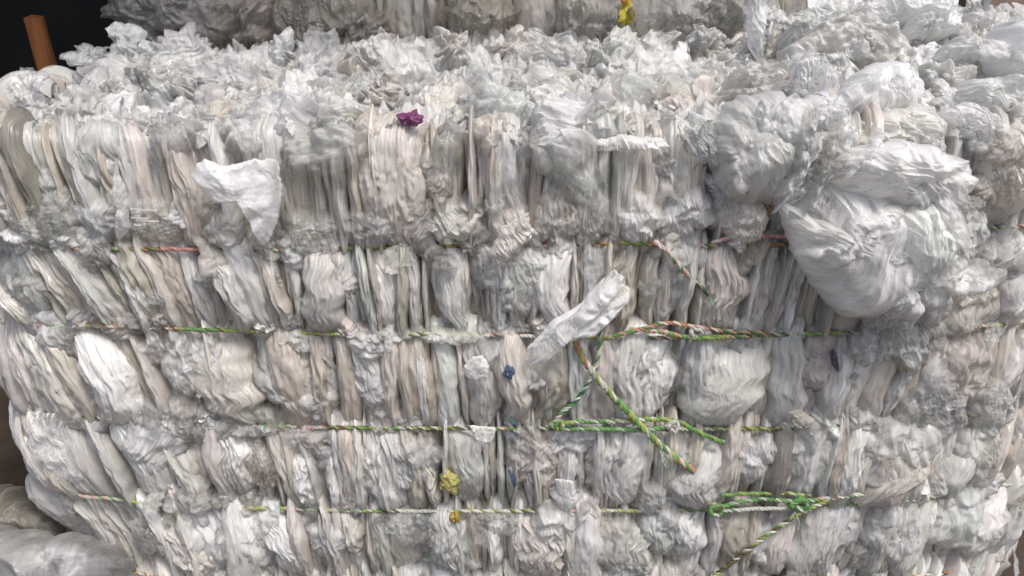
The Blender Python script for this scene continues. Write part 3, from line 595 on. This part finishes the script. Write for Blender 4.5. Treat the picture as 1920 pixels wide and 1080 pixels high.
# film that swallows the cords in places
for (ri, x0, x1) in ((0, 0, 190), (0, 490, 640), (0, 880, 1100), (0, 1480, 1860), (1, 130, 320), (1, 470, 565), (1, 940, 1100), (1, 1640, 1760), (2, 225, 500), (2, 1495, 1590), (2, 1640, 1810), (3, 310, 460), (3, 640, 680), (3, 1230, 1300), (3, 1720, 1880), (1, 640, 660), (2, 700, 715)):
    pl = np.array([p[:2] for p in CORDS[ri][0]]); x = x0 + rng.uniform(5, 25)
    while x < x1 + 5:
        a = rng.uniform(26, 48); b = rng.uniform(22, 40); px, py = x, float(np.interp(x, pl[:, 0], pl[:, 1])) + rng.uniform(-12, 14)
        st_, t_ = face_st(px, py); k = pxm(px, py, -.03); m = MB()
        dome(m, (st_, .01, t_), math.sqrt(a * b) * k, .030, seed, n=(30, 84), aspect=math.sqrt(a / b), flow=rng.gauss(0, .4), draw=.2, crump=.05, lump=.4, jag=.4, col=tint(rng.choice(('grey', 'warm', 'cool', 'white'))) * 1.1, skin=FRONT); seed += 3
        adopt(m.build('film_flap', rng.choice((M_FOLD, M_SHEET, M_CLEAR, M_VEIL))), bale); x += a * 1.3
# ------------------------------------------------------------------ loose sheets hanging on the face (parts, with their own look)
def sheet(name, poly, out, mat, tn, label=None, crump=.16, sd=1, n=(30, 110), parent=bale, curl=.2, Y=None, jag=.3, thin=1.0, lean=0.0, col=None):
    pts = np.array(poly, float); c = pts.mean(0)
    if Y is None: c3 = on_face(c[0], c[1], out)
    else: c3 = P(c[0], c[1], Y)
    k = pxm(c[0], c[1], c3[1]); pl = [((x - c[0]) * k, (c[1] - y) * k * 1.04) for x, y in poly]
    R0 = max(np.ptp(np.array(pl)[:, 0]), np.ptp(np.array(pl)[:, 1])) / 2
    m = MB(); dome(m, c3, R0, R0 * .18, sd, normal=(0.0, -1, lean), n=(54, 150), outline=pl, lump=.75, draw=crump * min(.45, R0 * 5), crump=min(.03, crump * R0 * 4), flow=.5, jag=.3, col=np.minimum(tint(tn) * 1.05, .92) if col is None else col)
    o = m.build(name, mat)
    if parent is not None: adopt(o, parent)
    if label: o['label'] = label
    return o
sheet('torn_sheet', [(360, 330), (385, 298), (420, 315), (470, 305), (520, 300), (532, 350), (520, 400), (500, 440), (482, 470), (470, 430), (462, 400), (435, 378), (400, 382), (378, 360)], .07, M_WHITE, 'white', 'white torn sheet hanging over the upper left pleats', .07, 901)
sheet('torn_sheet', [(1040, 600), (1080, 580), (1130, 520), (1165, 525), (1180, 560), (1140, 600), (1120, 635), (1060, 640), (1020, 690), (985, 700), (990, 660)], .065, M_VEIL, 'white', 'white twisted sheet sticking out beside the second cord', .1, 902)
sheet('torn_sheet', [(870, 690), (885, 672), (905, 670), (918, 690), (915, 712), (890, 718), (872, 712)], .055, M_SHEET, 'white', 'small crumpled white scrap in the third layer', .5, 903, n=(18, 60))
sheet('torn_sheet', [(1105, 275), (1160, 262), (1240, 268), (1260, 285), (1190, 288), (1120, 292)], .05, M_SHEET, 'white', 'narrow bright strip lying on the upper edge', .35, 904, n=(18, 70))
sheet('torn_sheet', [(228, 300), (240, 380), (235, 430), (213, 455), (212, 425), (222, 400)], .055, M_VEIL, 'cool', None, .2, 905, n=(16, 60))
sheet('torn_sheet', [(1075, 600), (1110, 560), (1150, 505), (1168, 520), (1162, 548), (1120, 600), (1085, 625)], .095, M_WHITE, 'white', None, .07, 912)
sheet('torn_sheet', [(1090, 625), (1130, 590), (1175, 548), (1180, 565), (1150, 600), (1110, 640), (1075, 640)], .09, M_WHITE, 'white', None, .07, 913)
sheet('torn_sheet', [(60, 770), (120, 775), (140, 830), (150, 910), (90, 915), (72, 870), (50, 840)], .03, M_VEIL, 'white', None, .2, 906)
sheet('torn_sheet', [(915, 480), (940, 430), (990, 400), (1000, 440), (960, 480), (930, 525)], .06, M_SHEET, 'warm', None, .4, 907)
sheet('torn_sheet', [(1480, 775), (1500, 772), (1530, 790), (1520, 803), (1500, 802)], .05, M_SHEET, 'beige', None, .3, 908, n=(12, 40))
sheet('torn_sheet', [(880, 800), (930, 805), (925, 830), (905, 845), (890, 830)], .05, M_SHEET, 'white', None, .4, 909, n=(14, 40))
sheet('torn_sheet', [(1040, 900), (1075, 905), (1085, 945), (1060, 940), (1045, 925)], .055, M_CLEAR, 'white', None, .4, 910, n=(14, 40))
# coloured bits pressed into the bale
def bit(px, py, a, b, colr, out=.03, sd=1, label=None, crump=.35):
    s, t = face_st(px, py); k = pxm(px, py, 0); m = MB()
    dome(m, FRONT(np.array([s]), np.array([t]), np.array([out + (.024 if colr[2] > colr[0] else .012)]))[0], math.sqrt(a * b) * k * .95, .006, sd, n=(18, 56), aspect=math.sqrt(a / b), spin=.3, lump=.6, draw=.35, crump=.05, flow=.2, jag=.55, col=np.array(colr) * .75 + .07)
    o = m.build('coloured_scrap', M_TOP); o['label'] = label; adopt(o, bale)
bit(770, 245, 22, 15, (.28, .02, .20), .03, 41, 'magenta purple scrap at the upper edge of the bale', .8)
bit(955, 692, 11, 13, (.02, .09, .20), .03, 42, 'dark blue scrap in the third layer')
bit(962, 893, 6, 22, (.015, .06, .19), .025, 43, 'blue sliver in the fourth layer')
bit(840, 905, 20, 28, (.66, .60, .16), .025, 44, 'yellow printed scrap above the fourth cord')
bit(855, 970, 9, 12, (.55, .38, .04), .025, 45, 'ochre scrap below the fourth cord')
bit(963, 785, 6, 10, (.02, .12, .14), .03, 46, 'dark teal scrap just above the third cord')
bit(1440, 392, 7, 14, (.45, .24, .08), .03, 47, 'orange brown scrap beside the big hanging bag')
bit(1566, 680, 5, 22, (.05, .06, .12), .01, 48, 'dark bluish sliver in the right of the third layer')
bit(1080, 890, 8, 14, (.22, .08, .05), .01, 49, 'rust brown scrap between pleats')

bit(1547, 313, 7, 8, (.62, .10, .14), .06, 50, 'small pink red scrap beside the bright streaky bag')
# printed pieces: a sticker with a dark band, a barcode patch, pale print on clear film
M_INK = plain('dark ink', (.05, .05, .055), .6, 30, .3, 0); M_PAPER = plain('white label', (.74, .74, .74), .5, 20, .06, .1); M_PALE = plain('pale ink', (.80, .79, .76), .4, 20, .05, 0)
def plate(name, px, py, w, h, ang, out, mat, parent=None, off=(0, 0), under=None):
    c = on_face(px, py, out); k = pxm(px, py, c[1]); m = MB(); ca, sa = math.cos(ang), math.sin(ang)
    x = np.linspace(-w / 2, w / 2, 12)[None, :] + off[0] + 0 * np.zeros((6, 1)); y = np.linspace(h / 2, -h / 2, 6)[:, None] + off[1] + 0 * x
    z = .25 * np.cos(x * .16) + .12 * np.sin(y * .3)
    pos = np.stack([c[0] + (x * ca - y * sa) * k, c[1] - z * k * 3, c[2] + (x * sa + y * ca) * k], -1); m.grid(pos, np.stack([x * k, y * k], -1), (.7, .7, .7))
    return m, mat
def printed(name, label, px, py, w, h, ang, out, mat, bars, ink):
    m, _ = plate(name, px, py, w, h, ang, out, mat); o = adopt(m.build(name, mat), bale); o['label'] = label
    mm = MB()
    for (bx, by, bw, bh) in bars:
        q, _ = plate('print', px, py, bw, bh, ang, out + .0015, ink, off=(bx, by)); n0 = mm.n
        mm.v += q.v; mm.f += [f + n0 for f in q.f]; mm.uv += q.uv; mm.c += q.c; mm.n += q.n
    p = mm.build('print', ink); p.parent = o; p.location = Vector(p.location) - Vector(o.location) - Vector(bale.location)
printed('label', 'small white sticker with a dark band at the right of the third layer', 1713, 677, 26, 22, .05, .055, M_PAPER, [(0, -7, 24, 6)], M_INK)
printed('barcode_patch', 'film patch with fine dark barcode lines at the right of the third layer', 1603, 706, 20, 24, -.5, .040, M_VEIL, [(-7 + 2.6 * i, 0, (.8, 1.2, .6)[i % 3], 16) for i in range(6)], M_INK)
for bx, by, bw, bh in ((268, 393, 50, 3), (262, 409, 34, 3), (276, 414, 44, 3), (258, 422, 14, 3)):
    m, _ = plate('pale_print', bx, by, bw, bh, -.05, .058, M_PALE); adopt(m.build('pale_print', M_PALE), bale)

# ------------------------------------------------------------------ loose bags heaped on the right of the bale: things of their own
def bag(poly_or_c, a, b, Y, depth, mat, tn, label, roll=0.0, nf=12, folds=.12, lump=.3, facet=.08, n=(130, 100), tip=0.0, name='plastic_bag'):
    px, py = poly_or_c; k = pxm(px, py, Y); m = MB(); global seed
    puff(m, P(px, py, Y + depth * .5), (a * k, depth, b * k), (tip, roll, 0), seed, n=n, lump=lump, folds=folds, nf=nf, facet=facet * .6, col=tint(tn) * 1.25); seed += 5
    o = m.build(name, mat); tag(o, label, 'plastic bag', 'loose bags heaped on the right of the bale'); return o
def heap(poly, Y, D, mat, tn, label, flow=0.0, lump=.3, draw=.12, crump=.03, up=.35, jag=.3, n=(60, 170)):
    global seed
    pts = np.array(poly, float); c = pts.mean(0); k = pxm(c[0], c[1], Y); up_s = math.cos(math.atan(up) - PITCH)
    pl = [((x - c[0]) * k, (c[1] - y) * k / up_s) for x, y in poly]; R0 = math.sqrt(np.ptp(np.array(pl)[:, 0]) * np.ptp(np.array(pl)[:, 1])) / 2
    m = MB(); dome(m, P(c[0], c[1], Y), R0, D, seed, normal=(0, -1, up), n=n, outline=pl, lump=lump, draw=draw * .8, crump=crump * .7, flow=flow, jag=jag, col=np.minimum(tint(tn) * 1.12, .93))
    dome(m, P(c[0], c[1], Y) + np.array((0, .01, -.004)), R0 * .9, D * .72, seed + 3, normal=(0, -1, up), n=n, outline=[(a * .9, b * .9) for a, b in pl], lump=lump * 1.3, draw=draw * 1.4, crump=crump + .02, flow=flow + .4, jag=jag, col=np.minimum(tint(tn) * 1.05, .93)); seed += 7
    o = m.build('plastic_bag', mat); tag(o, label, 'plastic bag', 'loose bags heaped on the right of the bale')
    for j in range(3):                 # slack lips and ears of film round its rim and over its belly
        a = rng.uniform(0, 6.28); e = pts[rng.randrange(len(pts))]; f = rng.uniform(.35, .95); q = c + (e - c) * f
        m = MB(); w = R0 * rng.uniform(.28, .5)
        dome(m, P(q[0], q[1], Y) + np.array((0, -D * .75 * math.sqrt(max(0, 1 - f * f)) , D * .3 * (1 - f))), w, w * .45, seed, normal=(rng.gauss(0, .3), -1, up + rng.gauss(0, .2)), n=(40, 110), aspect=rng.uniform(.6, 1.5), spin=a, lump=.5, draw=.16, crump=.02, flow=rng.uniform(0, 3), jag=.8, col=np.minimum(tint(rng.choice((tn, 'white', 'white'))) * 1.12, .93)); seed += 3
        ch = m.build('slack_film', rng.choice((M_CLEAR, M_VEIL, M_SHEET))); ch.parent = o; ch.location = Vector(ch.location) - Vector(o.location)
heap([(1330, 300), (1340, 220), (1380, 178), (1440, 172), (1500, 185), (1530, 230), (1525, 300), (1500, 350), (1440, 382), (1370, 375), (1340, 345)], -.02, .10, M_SHEET, 'grey', 'large rounded beige bag at the left edge of the heap', .25, .2, .10)
heap([(1340, 350), (1430, 370), (1445, 400), (1430, 450), (1380, 460), (1345, 420)], -.02, .05, M_SHEET, 'warm', 'small olive grey bag tucked under the large beige one', 0, .3, .2, .06, .1)
heap([(1480, 190), (1540, 170), (1590, 200), (1610, 260), (1590, 320), (1530, 370), (1480, 390), (1500, 300)], -.03, .07, M_CLEAR, 'white', 'bright streaky clear bag just right of the large beige bag', .5, .3, .35, .06)
heap([(1560, 190), (1590, 145), (1640, 118), (1690, 122), (1725, 160), (1730, 200), (1700, 225), (1620, 240), (1570, 225)], .12, .09, M_VEIL, 'white', 'smooth pale dome shaped bag in the middle of the heap', .1, .15, .04, .01, .6)
heap([(1590, 230), (1680, 200), (1750, 200), (1775, 240), (1770, 270), (1700, 290), (1620, 275), (1580, 300)], .03, .07, M_SHEET, 'grey', 'wrinkled grey bag under the smooth dome shaped bag', 1.2, .3, .2, .05)
heap([(1550, 310), (1600, 275), (1680, 260), (1760, 280), (1820, 310), (1830, 350), (1790, 385), (1700, 385), (1600, 365), (1560, 345)], -.09, .09, M_SHEET, 'cool', 'long lumpy bag lying across above the hanging veil bag', 1.3, .3, .12, .03)
heap([(1448, 390), (1520, 345), (1620, 350), (1720, 365), (1785, 400), (1790, 470), (1740, 520), (1700, 560), (1640, 592), (1580, 588), (1530, 540), (1480, 470)], -.06, .13, M_VEIL, 'cool', 'very large smooth grey bag hanging down over the upper two cords', -.45, .2, .07, .012, .0, n=(80, 220))
heap([(1690, 400), (1740, 380), (1785, 410), (1798, 460), (1770, 505), (1730, 518), (1695, 485), (1685, 440)], -.15, .06, M_VEIL, 'cool', 'round bluish white bag in front of the hanging grey bag', .1, .15, .08, .02, .1)
heap([(1455, 100), (1520, 60), (1600, 40), (1680, 60), (1710, 110), (1680, 150), (1600, 160), (1540, 130), (1480, 140)], .46, .10, M_TOP, 'grey', 'broad crumpled grey bag at the back of the heap', 1.2, .4, .3, .12, .8)
heap([(1450, 80), (1500, 30), (1570, 15), (1600, 45), (1540, 70), (1490, 110)], .60, .08, M_SHEET, 'cool', 'pale green grey bag behind the crumpled one near the hanging strip', .6, .3, .2, .05, .8)
heap([(1580, 40), (1620, 15), (1700, 8), (1760, 5), (1770, 40), (1700, 60), (1620, 60)], .72, .08, M_SHEET, 'white', 'bright white bag at the very top of the heap', 1.2, .3, .2, .06, .8)
heap([(1690, 60), (1720, 15), (1760, 12), (1790, 50), (1785, 80), (1740, 90), (1695, 85)], .52, .10, M_SHEET, 'white', 'round white bag at the top near the brown wall', 0, .25, .12, .03, .5)
heap([(1795, 60), (1810, 25), (1835, 22), (1852, 45), (1838, 68), (1810, 70)], .62, .06, M_SHEET, 'white', 'small white knotted bag in front of the brown wall', .3, .3, .4, .08, .4, n=(40, 100))
heap([(1835, 110), (1860, 55), (1900, 32), (1960, 40), (1970, 130), (1920, 150), (1860, 145)], .30, .12, M_VEIL, 'white', 'tall bluish bag cut by the right edge of the picture', 0, .2, .06, .015, .4)
heap([(1745, 110), (1780, 75), (1840, 85), (1860, 115), (1820, 130), (1770, 130)], .34, .07, M_SHEET, 'cool', 'flattened cool grey bag left of the tall bluish bag', 1.1, .3, .15, .04, .6)
heap([(1745, 190), (1800, 155), (1880, 150), (1950, 165), (1930, 210), (1860, 235), (1790, 225)], .18, .09, M_SHEET, 'cool', 'wide greenish grey bag below the flattened ones', 1.2, .3, .15, .04, .6)
heap([(1715, 130), (1760, 130), (1830, 150), (1800, 175), (1750, 190), (1715, 165)], .26, .07, M_TOP, 'grey', 'creased grey bag behind the smooth dome at its right', 1.0, .4, .3, .1, .8)
heap([(1760, 210), (1810, 190), (1860, 215), (1880, 260), (1840, 290), (1790, 270)], .04, .07, M_CLEAR, 'white', 'shiny crinkled clear bag right of the dome shaped bag', .7, .3, .35, .14)
heap([(1830, 260), (1900, 230), (1960, 260), (1950, 380), (1890, 400), (1840, 360)], .0, .07, M_CLEAR, 'warm', 'shiny crinkled bag low at the right edge', .3, .3, .35, .12)
heap([(1465, 160), (1480, 110), (1500, 115), (1540, 130), (1580, 160), (1560, 195), (1500, 200)], .22, .08, M_CLEAR, 'white', 'clear bag with a ragged lip left of the dome', .5, .4, .4, .14, .7)
heap([(1345, 175), (1370, 140), (1440, 125), (1500, 145), (1480, 180), (1400, 190)], .24, .07, M_SHEET, 'grey', 'low grey bag on the bale top left of the heap', 1.3, .4, .3, .1, .8)
# long wisps of drawn film between the bags
for i, (x0, y0, x1, y1, wd, Y) in enumerate([(1545, 215, 1470, 385, 16, -.12), (1570, 225, 1520, 390, 12, -.12), (1600, 240, 1540, 350, 14, -.10), (1520, 200, 1500, 330, 14, -.13), (1640, 520, 1660, 640, 40, -.08), (1760, 500, 1745, 610, 34, -.08),
        (1620, 590, 1640, 700, 44, -.05), (1690, 590, 1710, 700, 40, -.05), (1700, 380, 1830, 370, 22, -.12), (1480, 105, 1470, 160, 14, .3), (1340, 185, 1530, 150, 12, .2), (1290, 215, 1350, 330, 26, -.04), (1800, 380, 1800, 520, 40, -.06)]):
    m = MB(); k = pxm(x0, y0, Y); cx, cy = (x0 + x1) / 2, (y0 + y1) / 2; Ln = math.hypot(x1 - x0, y1 - y0) / 2; an = math.atan2(x1 - x0, y1 - y0)
    dome(m, P(cx, cy, Y), math.sqrt(Ln * wd) * k, .03, seed, normal=(0, -1, .1), n=(40, 110), aspect=math.sqrt(wd / Ln), spin=an, draw=.3, crump=.03, lump=.4, jag=.5, flow=0, col=tint('white')); seed += 3
    adopt(m.build('film_wisp', rng.choice((M_CLEAR, M_SHEET, M_VEIL))), bale)
# ragged pieces between the bags
m = MB(); m2 = MB()
for i in range(220):
    px = rng.uniform(1380, 1990); py = rng.uniform(20, 330); Y = float(np.interp(py, [20, 330], [.78, .02])) + rng.uniform(-.03, .05)
    scrap(m if rng.random() < .6 else m2, P(px, py, Y), rng.uniform(.012, .045), (rng.gauss(0, .6), -1, rng.uniform(-.2, 1.2)), seed, n=(14, 38), crump=.55, jag=.3, curl=.1, aspect=rng.uniform(.6, 1.4), spin=rng.uniform(0, 6.28),
          col=tint(rng.choice(('white', 'cool', 'grey', 'warm')))); seed += 1
tag(adopt(m.build('heap_scraps', M_TOP), bale), kind='stuff'); tag(adopt(m2.build('clear_heap_scraps', M_CLEAR), bale), kind='stuff')
# hanging strip between the back bale and the heap
sheet('hanging_strip', [(1402, -30), (1438, -30), (1437, 40), (1434, 100), (1438, 125), (1424, 108), (1408, 90), (1400, 40)], 0, M_SHEET, 'white', None, .14, 920, parent=None, Y=.50)
tag(bpy.data.objects['hanging_strip'], 'clear strip of film hanging down where back bale and heap meet', 'film strip')

# ------------------------------------------------------------------ the bale behind, higher up and in shade
back = empty('film_bale', (0, 1.6, 0))
tag(back, 'shaded second bale of pressed film standing behind the front bale', 'bale')
lay = MB(); z0, z1 = 1.18, 1.62
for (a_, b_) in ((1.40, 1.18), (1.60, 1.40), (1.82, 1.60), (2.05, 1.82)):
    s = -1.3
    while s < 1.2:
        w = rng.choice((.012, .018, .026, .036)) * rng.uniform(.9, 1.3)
        fold(lay, BACK, s, a_, b_, w, rng.gauss(0, .012), rng.uniform(-.02, .01), rng.uniform(.012, .03), seed, nu=10, nv=24, shape=rng.choice(('lens', 'fan', 'drop', 'col')), col=tint(rng.choice(('beige', 'warm', 'grey', 'beige'))) * .62); seed += 1  # tints darkened: the shade on this bale is painted into its colour
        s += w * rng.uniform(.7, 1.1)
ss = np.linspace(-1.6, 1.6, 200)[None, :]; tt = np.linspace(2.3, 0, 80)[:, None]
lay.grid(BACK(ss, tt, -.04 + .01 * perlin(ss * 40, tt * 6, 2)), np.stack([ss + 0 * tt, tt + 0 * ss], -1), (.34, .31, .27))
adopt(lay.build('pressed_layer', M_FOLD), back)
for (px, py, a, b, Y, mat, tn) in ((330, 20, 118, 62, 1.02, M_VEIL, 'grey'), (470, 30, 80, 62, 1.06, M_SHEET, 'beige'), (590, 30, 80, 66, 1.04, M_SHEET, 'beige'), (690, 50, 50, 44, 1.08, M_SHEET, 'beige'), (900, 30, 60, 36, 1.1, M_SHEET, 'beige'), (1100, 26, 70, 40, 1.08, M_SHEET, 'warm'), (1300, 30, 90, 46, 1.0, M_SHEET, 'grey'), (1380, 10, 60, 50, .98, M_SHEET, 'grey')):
    m = MB(); k = pxm(px, py, Y); dome(m, P(px, py, Y), math.sqrt(a * b) * k * 1.1, .09, seed, n=(44, 120), aspect=math.sqrt(a / b), flow=rng.gauss(0, .5), draw=.18, crump=.06, lump=.35, jag=.35, col=tint(tn) * .66); seed += 4  # bag tints darkened too, shade put into the colour
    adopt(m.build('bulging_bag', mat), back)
m = MB(); cord(m, [BACK(np.array([s]), np.array([1.435]), np.array([.01]))[0] for s in np.linspace(-1.0, .9, 12)], .004, 61, 'gdbbd'); adopt(m.build('binding_cord', M_ROPE), back)
for (px, py, a, b, c, lb) in ((1172, 24, 14, 20, (.55, .47, .03), 'yellow scrap at the foot of the shaded bale'), (1170, 2, 9, 7, (.55, .24, .03), 'orange scrap above the yellow one')):
    m = MB(); k = pxm(px, py, 1.0); scrap(m, P(px, py, 1.0), max(a, b) * k, (.1, -1, .2), 50 + a, n=(12, 32), crump=.5, jag=.6, aspect=math.sqrt(a / b), col=c); o = m.build('coloured_scrap', M_TOP); o['label'] = lb; adopt(o, back)

# ------------------------------------------------------------------ loose film on the floor at the lower left
def floorbag(px, py, a, b, Y, d, mat, tn, label, roll=0):
    global seed
    m = MB(); k = pxm(px, py, Y); dome(m, P(px, py, Y), math.sqrt(a * b) * k * 1.1, d, seed, normal=(0, -1, .8), n=(60, 150), aspect=math.sqrt(a / b), flow=roll, draw=.14, crump=.05, lump=.4, jag=.35, col=tint(tn)); seed += 5
    tag(m.build('plastic_bag', mat), label, 'plastic bag', 'loose bags on the floor left of the bale')
floorbag(40, 1010, 120, 88, .20, .2, M_VEIL, 'beige', 'dull beige bag on the floor behind the pale one', 0)
floorbag(60, 1085, 150, 80, -.02, .2, M_SHEET, 'white', 'pale bag at the bottom left corner beside the bale', .1)
